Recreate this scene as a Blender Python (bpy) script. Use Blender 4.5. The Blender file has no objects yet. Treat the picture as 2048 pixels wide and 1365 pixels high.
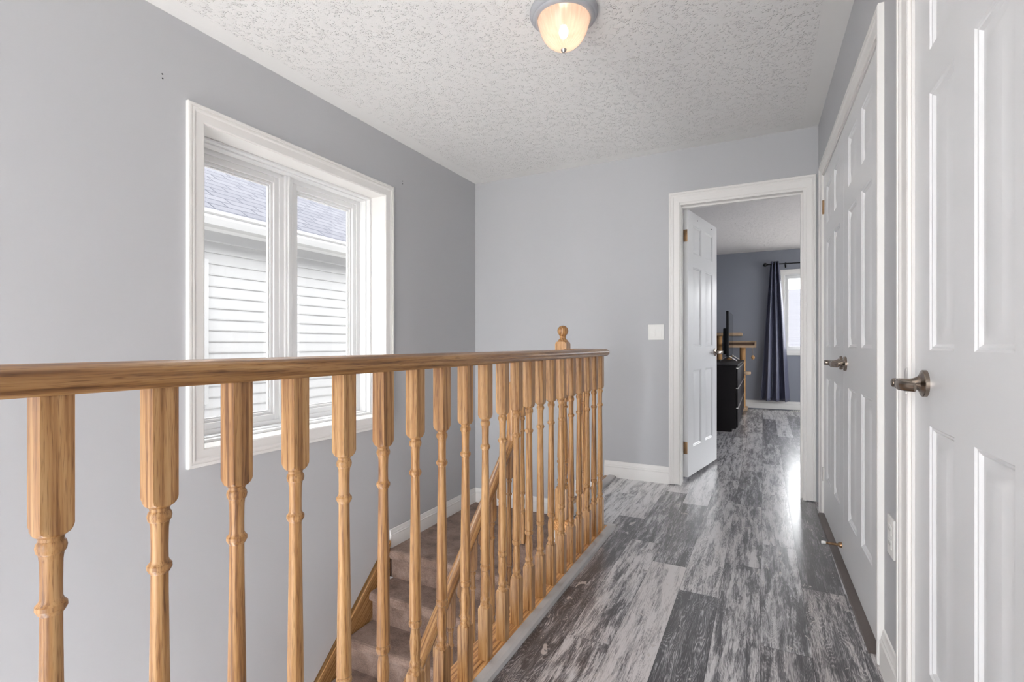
import bpy, bmesh, math, random
from mathutils import Vector, Matrix
random.seed(7)
PI = math.pi
R = math.radians
scene = bpy.context.scene
COL = scene.collection

# ------------------------------------------------------------------ room dimensions (metres)
H = 1.02                    # camera height
XL, YF, ZC = -2.268, 3.764, 2.436
YB, ZB = 8.8, 2.494         # bedroom far wall and ceiling
YBACK = -2.3                # end of the hall behind the camera
XBL, XBR = -0.82, 2.6       # bedroom side walls
ZLOW = -2.75                # ground floor
RW_O = (0.316, YF)          # right wall starts at the far corner ...
RW_A = math.atan2(-1.0, 0.013)   # ... and runs towards the camera

# ------------------------------------------------------------------ mesh helper
class MB:
    def __init__(s):
        s.v = []; s.f = []
    def add(s, vs, fs):
        n = len(s.v); s.v += [tuple(p) for p in vs]; s.f += [tuple(i + n for i in f) for f in fs]; return s
    def box(s, x0, x1, y0, y1, z0, z1):
        vs = [(x, y, z) for z in (z0, z1) for y in (y0, y1) for x in (x0, x1)]
        return s.add(vs, [(0, 2, 3, 1), (4, 5, 7, 6), (0, 1, 5, 4), (2, 6, 7, 3), (0, 4, 6, 2), (1, 3, 7, 5)])
    def bbox(s, x0, x1, y0, y1, z0, z1, b=0.004):
        bm = bmesh.new()
        bmesh.ops.create_cube(bm, size=1)
        for v in bm.verts:
            v.co = Vector(((x0 + x1) / 2 + v.co.x * (x1 - x0), (y0 + y1) / 2 + v.co.y * (y1 - y0), (z0 + z1) / 2 + v.co.z * (z1 - z0)))
        bmesh.ops.bevel(bm, geom=bm.edges[:], offset=b, segments=2, affect='EDGES', profile=0.6)
        bm.verts.index_update()
        s.add([v.co[:] for v in bm.verts], [[v.index for v in f.verts] for f in bm.faces]); bm.free(); return s
    def loft(s, rings, cap=True, closed=False):
        n = len(rings[0]); base = len(s.v)
        for r in rings: s.v += [tuple(p) for p in r]
        m = len(rings)
        for i in range(m if closed else m - 1):
            a = base + i * n; b = base + ((i + 1) % m) * n
            for j in range(n):
                k = (j + 1) % n
                s.f.append((a + j, a + k, b + k, b + j))
        if cap and not closed:
            s.f.append(tuple(base + j for j in reversed(range(n))))
            s.f.append(tuple(base + (m - 1) * n + j for j in range(n)))
        return s
    def strip(s, rings):          # open section
        n = len(rings[0]); base = len(s.v)
        for r in rings: s.v += [tuple(p) for p in r]
        for i in range(len(rings) - 1):
            for j in range(n - 1):
                a = base + i * n + j
                s.f.append((a, a + 1, a + n + 1, a + n))
        return s
    def lathe(s, prof, n=24, c=(0, 0, 0), axis='z'):
        rings = []
        for z, r in prof:
            ring = []
            for j in range(n):
                a = 2 * PI * j / n
                p = (r * math.cos(a), r * math.sin(a), z)
                if axis == 'y': p = (p[0], p[2], -p[1])
                elif axis == 'x': p = (p[2], p[0], p[1])
                ring.append((p[0] + c[0], p[1] + c[1], p[2] + c[2]))
            rings.append(ring)
        return s.loft(rings)
    def turned(s, prof, half, n=32, c=(0, 0, 0)):     # turned from square stock
        rings = []
        for z, rad in prof:
            ring = []
            for j in range(n):
                a = 2 * PI * j / n
                r = min(rad, half / max(abs(math.cos(a)), abs(math.sin(a))))
                ring.append((c[0] + r * math.cos(a), c[1] + r * math.sin(a), c[2] + z))
            rings.append(ring)
        return s.loft(rings)
    def prism(s, poly, axis, a, b):    # polygon in the two other axes, in cyclic order
        def P(p, t):
            return {'x': (t, p[0], p[1]), 'y': (p[0], t, p[1]), 'z': (p[0], p[1], t)}[axis]
        return s.loft([[P(p, a) for p in poly], [P(p, b) for p in poly]])
    def tube(s, pts, r, n=10, up=(0, 0, 1), ry=None):
        pts = [Vector(p) for p in pts]; rings = []
        for i, p in enumerate(pts):
            t = (pts[min(i + 1, len(pts) - 1)] - pts[max(i - 1, 0)]).normalized()
            u = t.cross(Vector(up))
            if u.length < 1e-4: u = t.cross(Vector((0, 1, 0.1)))
            u.normalize(); w = u.cross(t).normalized()
            rr = r[i] if isinstance(r, (list, tuple)) else r
            r2 = rr if ry is None else (ry[i] if isinstance(ry, (list, tuple)) else ry)
            rings.append([tuple(p + u * rr * math.cos(2 * PI * j / n) + w * r2 * math.sin(2 * PI * j / n)) for j in range(n)])
        return s.loft(rings)
    def build(s, name, mat, parent=None, smooth=20, loc=None, rotz=0):
        me = bpy.data.meshes.new(name); me.from_pydata(s.v, [], s.f)
        bm = bmesh.new(); bm.from_mesh(me)
        bmesh.ops.remove_doubles(bm, verts=bm.verts, dist=1e-5)
        bmesh.ops.recalc_face_normals(bm, faces=bm.faces); bm.to_mesh(me); bm.free()
        if smooth:
            for p in me.polygons: p.use_smooth = True
            me.set_sharp_from_angle(angle=R(smooth))
        me.materials.append(mat)
        o = bpy.data.objects.new(name, me); COL.objects.link(o)
        if parent: o.parent = parent
        if loc: o.location = loc
        o.rotation_euler.z = rotz
        return o

def tag(o, label=None, cat=None, group=None, kind=None):
    if label: o['label'] = label
    if cat: o['category'] = cat
    if group: o['group'] = group
    if kind: o['kind'] = kind
    return o
def empty(name, loc=(0, 0, 0), rotz=0, **k):
    o = bpy.data.objects.new(name, None); COL.objects.link(o)
    o.location = loc; o.rotation_euler.z = rotz; o.empty_display_size = 0.1
    return tag(o, **k)
def copy_tree(o, parent=None):
    c = o.copy(); COL.objects.link(c); c.parent = parent
    for ch in list(o.children): copy_tree(ch, c)
    return c

# ------------------------------------------------------------------ materials
def nm(name):
    m = bpy.data.materials.new(name); m.use_nodes = True
    nt = m.node_tree; b = nt.nodes['Principled BSDF']
    return m, nt, b
def N(nt, t, **k):
    n = nt.nodes.new(t)
    for a, v in k.items():
        if a in n.inputs: n.inputs[a].default_value = v
        else: setattr(n, a, v)
    return n
def L(nt, a, b): nt.links.new(a, b)
def ramp(nt, stops, fac):
    r = N(nt, 'ShaderNodeValToRGB')
    e = r.color_ramp.elements
    while len(e) < len(stops): e.new(0.5)
    for el, (p, c) in zip(e, stops):
        el.position = p; el.color = (*c, 1) if len(c) == 3 else c
    L(nt, fac, r.inputs[0]); return r.outputs[0]
def math_(nt, op, a, b=None, clamp=False):
    n = N(nt, 'ShaderNodeMath', operation=op, use_clamp=clamp)
    for i, x in enumerate((a, b)):
        if x is None: continue
        if isinstance(x, (int, float)): n.inputs[i].default_value = x
        else: L(nt, x, n.inputs[i])
    return n.outputs[0]
def simple(name, col, rough=0.5, metal=0.0, bump=0.0, bscale=200.0, var=0.0, spec=0.5):
    m, nt, b = nm(name)
    b.inputs['Base Color'].default_value = (*col, 1); b.inputs['Roughness'].default_value = rough
    b.inputs['Metallic'].default_value = metal; b.inputs['Specular IOR Level'].default_value = spec
    tc = N(nt, 'ShaderNodeTexCoord')
    n = N(nt, 'ShaderNodeTexNoise', Scale=bscale, Detail=4.0); L(nt, tc.outputs['Object'], n.inputs['Vector'])
    if bump:
        bp = N(nt, 'ShaderNodeBump', Strength=bump, Distance=0.002); L(nt, n.outputs['Fac'], bp.inputs['Height']); L(nt, bp.outputs[0], b.inputs['Normal'])
    if var:
        n2 = N(nt, 'ShaderNodeTexNoise', Scale=bscale * 0.02, Detail=3.0); L(nt, tc.outputs['Object'], n2.inputs['Vector'])
        c = ramp(nt, [(0.3, tuple(x * (1 - var) for x in col)), (0.7, tuple(min(1, x * (1 + var)) for x in col))], n2.outputs['Fac'])
        L(nt, c, b.inputs['Base Color'])
    return m

def oak(name, axis='z', dark=1.0):
    m, nt, b = nm(name)
    tc = N(nt, 'ShaderNodeTexCoord'); oi = N(nt, 'ShaderNodeObjectInfo')
    mp = N(nt, 'ShaderNodeMapping')
    sc = {'z': (1, 1, 0.028), 'y': (1, 0.028, 1), 'x': (0.028, 1, 1)}[axis]
    mp.inputs['Scale'].default_value = sc
    off = N(nt, 'ShaderNodeCombineXYZ')
    r1 = math_(nt, 'MULTIPLY', oi.outputs['Random'], 41.0); r2 = math_(nt, 'MULTIPLY', oi.outputs['Random'], 17.3)
    for i, r in enumerate((r1, r2, r1)): L(nt, r, off.inputs[i])
    ad = N(nt, 'ShaderNodeVectorMath', operation='ADD')
    L(nt, tc.outputs['Object'], ad.inputs[0]); L(nt, off.outputs[0], ad.inputs[1]); L(nt, ad.outputs[0], mp.inputs['Vector'])
    n1 = N(nt, 'ShaderNodeTexNoise', Scale=330.0, Detail=3.0, Roughness=0.6); L(nt, mp.outputs[0], n1.inputs['Vector'])
    n2 = N(nt, 'ShaderNodeTexNoise', Scale=135.0, Detail=3.0, Roughness=0.6, Distortion=0.5); L(nt, mp.outputs[0], n2.inputs['Vector'])
    w = N(nt, 'ShaderNodeTexWave', wave_type='BANDS', bands_direction='DIAGONAL'); 
    w.inputs['Scale'].default_value = 34.0; w.inputs['Distortion'].default_value = 7.0; w.inputs['Detail'].default_value = 2.0; w.inputs['Detail Scale'].default_value = 1.2
    L(nt, mp.outputs[0], w.inputs['Vector'])
    s = math_(nt, 'ADD', math_(nt, 'ADD', math_(nt, 'MULTIPLY', n2.outputs['Fac'], 0.55), 0.125), math_(nt, 'MULTIPLY', w.outputs['Fac'], 0.22))
    s = math_(nt, 'ADD', s, math_(nt, 'SUBTRACT', math_(nt, 'MULTIPLY', n1.outputs['Fac'], 0.36), 0.12))
    s = math_(nt, 'ADD', s, math_(nt, 'MULTIPLY', math_(nt, 'SUBTRACT', oi.outputs['Random'], 0.5), 0.16))
    d = dark * 0.93; k = dark * 0.90
    c = ramp(nt, [(0.34, (0.21 * d, 0.089 * d, 0.027 * k)), (0.46, (0.345 * d, 0.161 * d, 0.053 * k)), (0.58, (0.47 * d, 0.242 * d, 0.088 * k)), (0.76, (0.58 * d, 0.340 * d, 0.150 * k))], s)
    mp2 = N(nt, 'ShaderNodeMapping'); mp2.inputs['Scale'].default_value = tuple(1.0 if q == 1 else 0.045 for q in sc); L(nt, ad.outputs[0], mp2.inputs['Vector'])
    n4 = N(nt, 'ShaderNodeTexNoise', Scale=620.0, Detail=2.0, Roughness=0.5); L(nt, mp2.outputs[0], n4.inputs['Vector'])
    pore = ramp(nt, [(0.36, (0.46, 0.36, 0.28)), (0.47, (1, 1, 1))], math_(nt, 'ADD', math_(nt, 'MULTIPLY', n4.outputs['Fac'], 0.7), math_(nt, 'MULTIPLY', n1.outputs['Fac'], 0.3)))
    mx = N(nt, 'ShaderNodeMix', data_type='RGBA', blend_type='MULTIPLY'); mx.inputs[0].default_value = 0.75
    L(nt, c, mx.inputs[6]); L(nt, pore, mx.inputs[7]); L(nt, mx.outputs[2], b.inputs['Base Color'])
    b.inputs['Roughness'].default_value = 0.38; b.inputs['Coat Weight'].default_value = 0.3; b.inputs['Coat Roughness'].default_value = 0.22
    bp = N(nt, 'ShaderNodeBump', Strength=0.25, Distance=0.0006); L(nt, n1.outputs['Fac'], bp.inputs['Height']); L(nt, bp.outputs[0], b.inputs['Normal'])
    return m

def plank_material():
    m, nt, b = nm('distressed_vinyl_plank')
    uv = N(nt, 'ShaderNodeUVMap'); at = N(nt, 'ShaderNodeAttribute', attribute_name='tone')
    sep = N(nt, 'ShaderNodeSeparateColor'); L(nt, at.outputs['Color'], sep.inputs[0])
    def mapped(su, sv):
        mp = N(nt, 'ShaderNodeMapping'); mp.inputs['Scale'].default_value = (su, sv, 1); L(nt, uv.outputs[0], mp.inputs['Vector']); return mp.outputs[0]
    def noise(vec, scale, detail=4, rough=0.6, dist=0.0):
        n = N(nt, 'ShaderNodeTexNoise', Scale=scale, Detail=float(detail), Roughness=rough, Distortion=dist); L(nt, vec, n.inputs['Vector']); return n.outputs['Fac']
    blotch = noise(mapped(0.5, 4.6), 4.6, 10, 0.72, 0.25)
    edge = noise(mapped(1.0, 8.0), 2.0, 4, 0.6, 0.3)
    grain = noise(mapped(1.6, 34.0), 7.0, 5, 0.7, 0.25)
    fine = noise(mapped(6.0, 70.0), 8.0, 3, 0.6)
    # cathedral rings
    ds = noise(mapped(0.45, 3.2), 3.0, 2, 0.5)
    sp = N(nt, 'ShaderNodeSeparateXYZ'); L(nt, uv.outputs[0], sp.inputs[0])
    rr = math_(nt, 'ADD', math_(nt, 'MULTIPLY', sp.outputs['Y'], 60.0), math_(nt, 'MULTIPLY', ds, 70.0))
    rr = math_(nt, 'ADD', rr, math_(nt, 'MULTIPLY', noise(mapped(4, 20), 5.0, 3, 0.6), 1.4))
    ring = math_(nt, 'POWER', math_(nt, 'ADD', math_(nt, 'MULTIPLY', math_(nt, 'SINE', math_(nt, 'MULTIPLY', rr, 6.0)), 0.5), 0.5), 2.5)
    v = math_(nt, 'ADD', math_(nt, 'ADD', math_(nt, 'MULTIPLY', sep.outputs[0], 0.92), 0.12), math_(nt, 'MULTIPLY', math_(nt, 'MULTIPLY', math_(nt, 'SUBTRACT', blotch, 0.5), 2.3), at.outputs['Alpha']))
    patch = ramp(nt, [(0.475, (0, 0, 0)), (0.515, (1, 1, 1))], noise(mapped(0.55, 4.0), 7.0, 10, 0.72, 0.35))
    v = math_(nt, 'ADD', v, math_(nt, 'MULTIPLY', math_(nt, 'MULTIPLY', math_(nt, 'SUBTRACT', patch, 0.5), 0.34), at.outputs['Alpha']))
    v = math_(nt, 'ADD', v, math_(nt, 'MULTIPLY', math_(nt, 'SUBTRACT', edge, 0.5), 0.7))
    v = math_(nt, 'ADD', v, math_(nt, 'MULTIPLY', math_(nt, 'SUBTRACT', grain, 0.5), 1.5))
    v = math_(nt, 'ADD', v, math_(nt, 'MULTIPLY', math_(nt, 'SUBTRACT', fine, 0.5), 0.75))
    v = math_(nt, 'ADD', v, math_(nt, 'MULTIPLY', math_(nt, 'MULTIPLY', math_(nt, 'SUBTRACT', ring, 0.3), sep.outputs[1]), 0.32))
    c = ramp(nt, [(0.02, (0.021, 0.020, 0.025)), (0.24, (0.060, 0.057, 0.067)), (0.45, (0.168, 0.161, 0.173)), (0.66, (0.385, 0.379, 0.392)), (0.95, (0.63, 0.622, 0.635))], v)
    warm = N(nt, 'ShaderNodeMix', data_type='RGBA', blend_type='MULTIPLY')
    L(nt, math_(nt, 'MULTIPLY', sep.outputs[2], noise(mapped(1, 4), 2.5, 3), True), warm.inputs[0]); L(nt, c, warm.inputs[6]); warm.inputs[7].default_value = (1.0, 0.90, 0.85, 1)
    fl = noise(mapped(1.0, 2.2), 12.0, 6, 0.6, 0.8)
    fmask = ramp(nt, [(0.655, (0, 0, 0)), (0.667, (1, 1, 1))], fl)
    mx = N(nt, 'ShaderNodeMix', data_type='RGBA'); L(nt, fmask, mx.inputs[0]); L(nt, warm.outputs[2], mx.inputs[6]); mx.inputs[7].default_value = (0.50, 0.46, 0.44, 1)
    L(nt, mx.outputs[2], b.inputs['Base Color'])
    L(nt, math_(nt, 'ADD', math_(nt, 'MULTIPLY', grain, 0.10), 0.31), b.inputs['Roughness'])
    b.inputs['Specular IOR Level'].default_value = 0.8; b.inputs['Coat Weight'].default_value = 0.8; b.inputs['Coat Roughness'].default_value = 0.2
    bp = N(nt, 'ShaderNodeBump', Strength=0.35, Distance=0.0008); L(nt, math_(nt, 'ADD', grain, fine), bp.inputs['Height']); L(nt, bp.outputs[0], b.inputs['Normal'])
    return m

def popcorn(name, col, x0, x1, y0, y1, band=0.11):
    m, nt, b = nm(name)
    b.inputs['Base Color'].default_value = (*col, 1); b.inputs['Roughness'].default_value = 0.9; b.inputs['Specular IOR Level'].default_value = 0.1
    g = N(nt, 'ShaderNodeNewGeometry')
    sp = N(nt, 'ShaderNodeSeparateXYZ'); L(nt, g.outputs['Position'], sp.inputs[0])
    d = math_(nt, 'MINIMUM', math_(nt, 'SUBTRACT', sp.outputs['X'], x0), math_(nt, 'SUBTRACT', x1, sp.outputs['X']))
    d = math_(nt, 'MINIMUM', d, math_(nt, 'MINIMUM', math_(nt, 'SUBTRACT', sp.outputs['Y'], y0), math_(nt, 'SUBTRACT', y1, sp.outputs['Y'])))
    mask = math_(nt, 'GREATER_THAN', d, band)
    vo = N(nt, 'ShaderNodeTexVoronoi', Scale=105.0); vo.inputs['Randomness'].default_value = 1.0; L(nt, g.outputs['Position'], vo.inputs['Vector'])
    no = N(nt, 'ShaderNodeTexNoise', Scale=38.0, Detail=3.0, Roughness=0.6); L(nt, g.outputs['Position'], no.inputs['Vector'])
    n2 = N(nt, 'ShaderNodeTexNoise', Scale=160.0, Detail=2.0); L(nt, g.outputs['Position'], n2.inputs['Vector'])
    dot = ramp(nt, [(0.20, (1, 1, 1)), (0.48, (0, 0, 0))], vo.outputs['Distance'])
    sel = ramp(nt, [(0.45, (0, 0, 0)), (0.57, (1, 1, 1))], no.outputs['Fac'])
    h = math_(nt, 'ADD', math_(nt, 'MULTIPLY', dot, sel), math_(nt, 'MULTIPLY', n2.outputs['Fac'], 0.25))
    h = math_(nt, 'MULTIPLY', h, mask)
    bp = N(nt, 'ShaderNodeBump', Strength=1.0, Distance=0.0038); L(nt, h, bp.inputs['Height']); L(nt, bp.outputs[0], b.inputs['Normal'])
    return m

def carpet_mat():
    m, nt, b = nm('brown_carpet_pile')
    tc = N(nt, 'ShaderNodeTexCoord')
    n = N(nt, 'ShaderNodeTexNoise', Scale=210.0, Detail=4.0, Roughness=0.8); L(nt, tc.outputs['Object'], n.inputs['Vector'])
    n2 = N(nt, 'ShaderNodeTexNoise', Scale=9.0, Detail=4.0, Roughness=0.65); L(nt, tc.outputs['Object'], n2.inputs['Vector'])
    f = math_(nt, 'ADD', math_(nt, 'MULTIPLY', n.outputs['Fac'], 0.5), math_(nt, 'MULTIPLY', n2.outputs['Fac'], 0.5))
    L(nt, ramp(nt, [(0.36, (0.125, 0.078, 0.058)), (0.5, (0.255, 0.175, 0.140)), (0.66, (0.40, 0.295, 0.25))], f), b.inputs['Base Color'])
    b.inputs['Roughness'].default_value = 1.0; b.inputs['Specular IOR Level'].default_value = 0.05
    b.inputs['Sheen Weight'].default_value = 0.12; b.inputs['Sheen Roughness'].default_value = 0.5
    bp = N(nt, 'ShaderNodeBump', Strength=0.9, Distance=0.004); L(nt, n.outputs['Fac'], bp.inputs['Height']); L(nt, bp.outputs[0], b.inputs['Normal'])
    return m

def door_mat():
    m, nt, b = nm('white_embossed_door_paint')
    b.inputs['Base Color'].default_value = (0.76, 0.765, 0.775, 1); b.inputs['Roughness'].default_value = 0.32
    tc = N(nt, 'ShaderNodeTexCoord'); mp = N(nt, 'ShaderNodeMapping'); mp.inputs['Scale'].default_value = (1, 1, 0.07); L(nt, tc.outputs['Object'], mp.inputs['Vector'])
    n = N(nt, 'ShaderNodeTexNoise', Scale=110.0, Detail=4.0, Distortion=0.5); L(nt, mp.outputs[0], n.inputs['Vector'])
    bp = N(nt, 'ShaderNodeBump', Strength=0.12, Distance=0.001); L(nt, n.outputs['Fac'], bp.inputs['Height']); L(nt, bp.outputs[0], b.inputs['Normal'])
    return m

def glass_mat():
    m, nt, b = nm('window_glass'); nt.nodes.remove(b)
    out = nt.nodes['Material Output']
    tr = N(nt, 'ShaderNodeBsdfTransparent'); gl = N(nt, 'ShaderNodeBsdfGlossy', Roughness=0.02)
    fr = N(nt, 'ShaderNodeFresnel', IOR=1.45); mx = N(nt, 'ShaderNodeMixShader')
    tr.inputs[0].default_value = (0.955, 0.955, 0.955, 1)
    gm = N(nt, 'ShaderNodeNewGeometry')
    fac = math_(nt, 'MULTIPLY', fr.outputs[0], math_(nt, 'SUBTRACT', 1.0, gm.outputs['Backfacing']))
    L(nt, fac, mx.inputs[0]); L(nt, tr.outputs[0], mx.inputs[1]); L(nt, gl.outputs[0], mx.inputs[2]); L(nt, mx.outputs[0], out.inputs[0])
    return m

def shade_mat():
    m, nt, b = nm('frosted_ribbed_glass'); nt.nodes.remove(b)
    out = nt.nodes['Material Output']
    tc = N(nt, 'ShaderNodeTexCoord'); gr = N(nt, 'ShaderNodeTexGradient', gradient_type='RADIAL'); L(nt, tc.outputs['Object'], gr.inputs['Vector'])
    rib = math_(nt, 'ADD', math_(nt, 'MULTIPLY', math_(nt, 'SINE', math_(nt, 'MULTIPLY', gr.outputs['Fac'], 2 * PI * 32)), 0.5), 0.5)
    bp = N(nt, 'ShaderNodeBump', Strength=0.8, Distance=0.004); L(nt, rib, bp.inputs['Height'])
    ts = N(nt, 'ShaderNodeBsdfTranslucent'); ts.inputs[0].default_value = (0.285, 0.225, 0.185, 1); L(nt, bp.outputs[0], ts.inputs['Normal'])
    df = N(nt, 'ShaderNodeBsdfDiffuse'); df.inputs[0].default_value = (0.34, 0.29, 0.25, 1); L(nt, bp.outputs[0], df.inputs['Normal'])
    tr = N(nt, 'ShaderNodeBsdfTransparent'); tr.inputs[0].default_value = (1, 0.9, 0.78, 1)
    gl = N(nt, 'ShaderNodeBsdfGlossy', Roughness=0.15)
    a = N(nt, 'ShaderNodeMixShader'); a.inputs[0].default_value = 0.25; L(nt, ts.outputs[0], a.inputs[1]); L(nt, df.outputs[0], a.inputs[2])
    c = N(nt, 'ShaderNodeMixShader'); L(nt, math_(nt, 'ADD', math_(nt, 'MULTIPLY', rib, 0.08), 0.13), c.inputs[0]); L(nt, a.outputs[0], c.inputs[1]); L(nt, tr.outputs[0], c.inputs[2])
    fr = N(nt, 'ShaderNodeFresnel', IOR=1.4); d = N(nt, 'ShaderNodeMixShader'); L(nt, fr.outputs[0], d.inputs[0]); L(nt, c.outputs[0], d.inputs[1]); L(nt, gl.outputs[0], d.inputs[2])
    L(nt, d.outputs[0], out.inputs[0])
    return m

def emit(name, col, s):
    m, nt, b = nm(name)
    b.inputs['Emission Color'].default_value = (*col, 1); b.inputs['Emission Strength'].default_value = s
    b.inputs['Base Color'].default_value = (*col, 1)
    return m

def shingle_mat(name, c1, c2, scale):
    m, nt, b = nm(name)
    uv = N(nt, 'ShaderNodeUVMap')
    br = N(nt, 'ShaderNodeTexBrick'); L(nt, uv.outputs[0], br.inputs['Vector'])
    br.inputs['Color1'].default_value = (*c1, 1); br.inputs['Color2'].default_value = (*c2, 1); br.inputs['Mortar'].default_value = (c1[0] * .35, c1[1] * .37, c1[2] * .42, 1)
    br.inputs['Scale'].default_value = scale; br.inputs['Mortar Size'].default_value = 0.026; br.inputs['Brick Width'].default_value = 1.0; br.inputs['Row Height'].default_value = 0.45
    br.offset = 0.37
    if 'pale' in name: br.inputs['Brick Width'].default_value = 200.0
    L(nt, br.outputs['Color'], b.inputs['Base Color']); b.inputs['Roughness'].default_value = 0.95; b.inputs['Specular IOR Level'].default_value = 0.05
    return m

M = dict(
    wall=simple('grey_blue_wall_paint', (0.488, 0.493, 0.512), 0.55, bump=0.06, bscale=350, spec=0.3),
    bedwall=simple('dark_blue_grey_wall', (0.255, 0.268, 0.312), 0.55, bump=0.06, bscale=350, spec=0.3),  # darker and bluer than the hall wall colour
    trim=simple('white_trim_paint', (0.80, 0.785, 0.765), 0.35, bump=0.02, bscale=60),
    vinyl=simple('white_vinyl_frame', (0.80, 0.805, 0.805), 0.3, bump=0.02, bscale=60),
    door=door_mat(),
    oak_z=oak('oak_grain_upright', 'z'), oak_y=oak('oak_grain_along_rail', 'y', 0.86), oak_x=oak('oak_grain_across', 'x'),
    oak_p=oak('oak_pale_plate', 'y', 1.45),
    oak_s=oak('oak_stained_stringer', 'y', 0.88),
    plank=plank_material(),
    sub=simple('dark_plank_seam', (0.02, 0.02, 0.022), 0.9),
    nosing=simple('grey_vinyl_nosing', (0.44, 0.425, 0.42), 0.4, bump=0.2, bscale=120, var=0.25),
    sill=simple('brown_grey_threshold', (0.105, 0.085, 0.078), 0.45, bump=0.2, bscale=120, var=0.3),
    carpet=carpet_mat(),
    ceil=popcorn('white_popcorn_ceiling', (0.80, 0.795, 0.785), XL, 0.33, YBACK, YF + 0.02),
    bceil=popcorn('bedroom_popcorn_ceiling', (0.78, 0.75, 0.745), XBL, XBR, YF + 0.12, YB, 0.02),
    glass=glass_mat(), shade=shade_mat(),
    bulb=emit('warm_bulb', (1.0, 0.79, 0.64), 44.0),
    nickel=simple('dark_satin_nickel', (0.30, 0.25, 0.21), 0.20, 1.0, bump=0.03),
    brass=simple('antique_brass', (0.33, 0.21, 0.12), 0.42, 1.0, bump=0.05),
    steel=simple('brushed_steel', (0.62, 0.60, 0.58), 0.3, 1.0, bump=0.05),
    pan=simple('grey_white_metal_pan', (0.37, 0.375, 0.40), 0.25, 0.0, bump=0.02),
    plate=simple('white_plastic', (0.82, 0.815, 0.79), 0.35, bump=0.02),
    black=simple('black_plastic', (0.008, 0.008, 0.009), 0.4, bump=0.02, spec=0.25),
    screen=simple('black_glossy_screen', (0.015, 0.015, 0.017), 0.08),
    ebony=simple('black_brown_laminate', (0.010, 0.007, 0.008), 0.5, bump=0.08, var=0.2, spec=0.2),
    sisal=simple('sisal_rope', (0.50, 0.28, 0.12), 0.9, bump=0.8, bscale=240),
    plush=simple('tan_plush', (0.46, 0.33, 0.22), 1.0, bump=0.7, bscale=260, var=0.3),
    cushion=simple('brown_cushion_pile', (0.16, 0.09, 0.05), 1.0, bump=0.9, bscale=90, var=0.5),
    curtain=simple('navy_satin_curtain', (0.105, 0.110, 0.165), 0.34, bump=0.05, bscale=400, spec=0.6),
    iron=simple('black_iron', (0.010, 0.010, 0.011), 0.4, 0.6, bump=0.03),
    hole=simple('dark_hole', (0.03, 0.03, 0.03), 0.9),
    rubber=simple('white_rubber', (0.75, 0.75, 0.74), 0.6, bump=0.02),
    siding=simple('white_vinyl_siding', (0.45, 0.447, 0.444), 0.6, bump=0.05, bscale=30),
    soffit=simple('white_aluminium_soffit', (0.60, 0.60, 0.60), 0.5, bump=0.05),
    shingle=shingle_mat('grey_asphalt_shingle', (0.044, 0.0455, 0.052), (0.037, 0.0385, 0.045), 3.2),
    shingle2=shingle_mat('pale_asphalt_shingle', (0.042, 0.043, 0.048), (0.039, 0.040, 0.045), 5.2),
    ground=simple('winter_ground', (0.26, 0.26, 0.25), 0.95, bump=0.3, bscale=8),
    lowfloor=simple('pale_bounce_floor', (0.76, 0.755, 0.755), 0.4, bump=0.05, bscale=20, var=0.2),  # unseen floor, kept pale to bounce light up the stairwell
)

def S(o, label, cat): return tag(o, label, cat, kind='structure')

# ------------------------------------------------------------------ building shell
WT = 0.12
# left wall with window hole
WY0, WY1, WZ0, WZ1 = 1.380, 2.592, 0.546, 2.020      # inner edge of the casing
b = MB(); LX0 = XL - 0.26
b.box(LX0, XL, YBACK - .2, WY0, ZLOW, ZC + .3); b.box(LX0, XL, WY1, YF + .1, ZLOW, ZC + .3)
b.box(LX0, XL, WY0, WY1, ZLOW, WZ0); b.box(LX0, XL, WY0, WY1, WZ1, ZC + .3)
wl = S(b.build('wall_left', M['wall'], smooth=0), 'grey-blue painted wall with the double window, beside the staircase', 'wall')
for (yy, zz) in ((1.207, 2.164), (1.208, 2.146), (2.775, 2.171), (2.775, 2.152)):
    MB().lathe([(0, .0), (0.0008, .0035), (0.0016, .003), (.0016, 0)], 10, (XL, yy, zz), 'x').build('screw_hole', M['hole'], wl)
# far wall with door opening
DX0, DX1, DZ = -0.535, 0.232, 2.030     # clear opening
b = MB()
b.box(XL - .2, DX0 - .012, YF, YF + WT, ZLOW, ZC + .3); b.box(DX1 + .012, 1.1, YF, YF + WT, -.25, ZC + .3)
b.box(DX0 - .012, DX1 + .012, YF, YF + WT, DZ + .012, ZC + .3)
S(b.build('wall_far', M['wall'], smooth=0), 'grey-blue painted end wall with the open bedroom doorway', 'wall')
# right wall (local frame: x runs towards the camera, y goes into the wall)
CS0, CS1 = 0.270, 1.762      # closet opening
NS0, NS1 = 2.152, 2.824      # near door opening
DH = 2.033
def rw(name, mb, mat, parent=None, **k):
    if parent is not None: return mb.build(name, mat, parent, **k)
    return mb.build(name, mat, None, loc=(RW_O[0], RW_O[1], 0), rotz=RW_A, **k)
b = MB()
for (a, c) in ((-.02, CS0 - .012), (CS1 + .012, NS0 - .012), (NS1 + .012, 6.2)): b.box(a, c, 0, .11, -.2, ZC + .1)
b.box(CS0 - .012, CS1 + .012, 0, .11, DH + .008, ZC + .1); b.box(NS0 - .012, NS1 + .012, 0, .11, DH + .008, ZC + .1)
S(rw('wall_right', b, M['wall'], smooth=0), 'grey-blue painted wall with the closet doors and the near white door', 'wall')
S(MB().box(1.0, 1.12, YBACK - .2, YF + .1, -.25, ZC + .3).build('wall_closet', M['wall'], smooth=0), 'plain wall at the back of the closet', 'wall')
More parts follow.
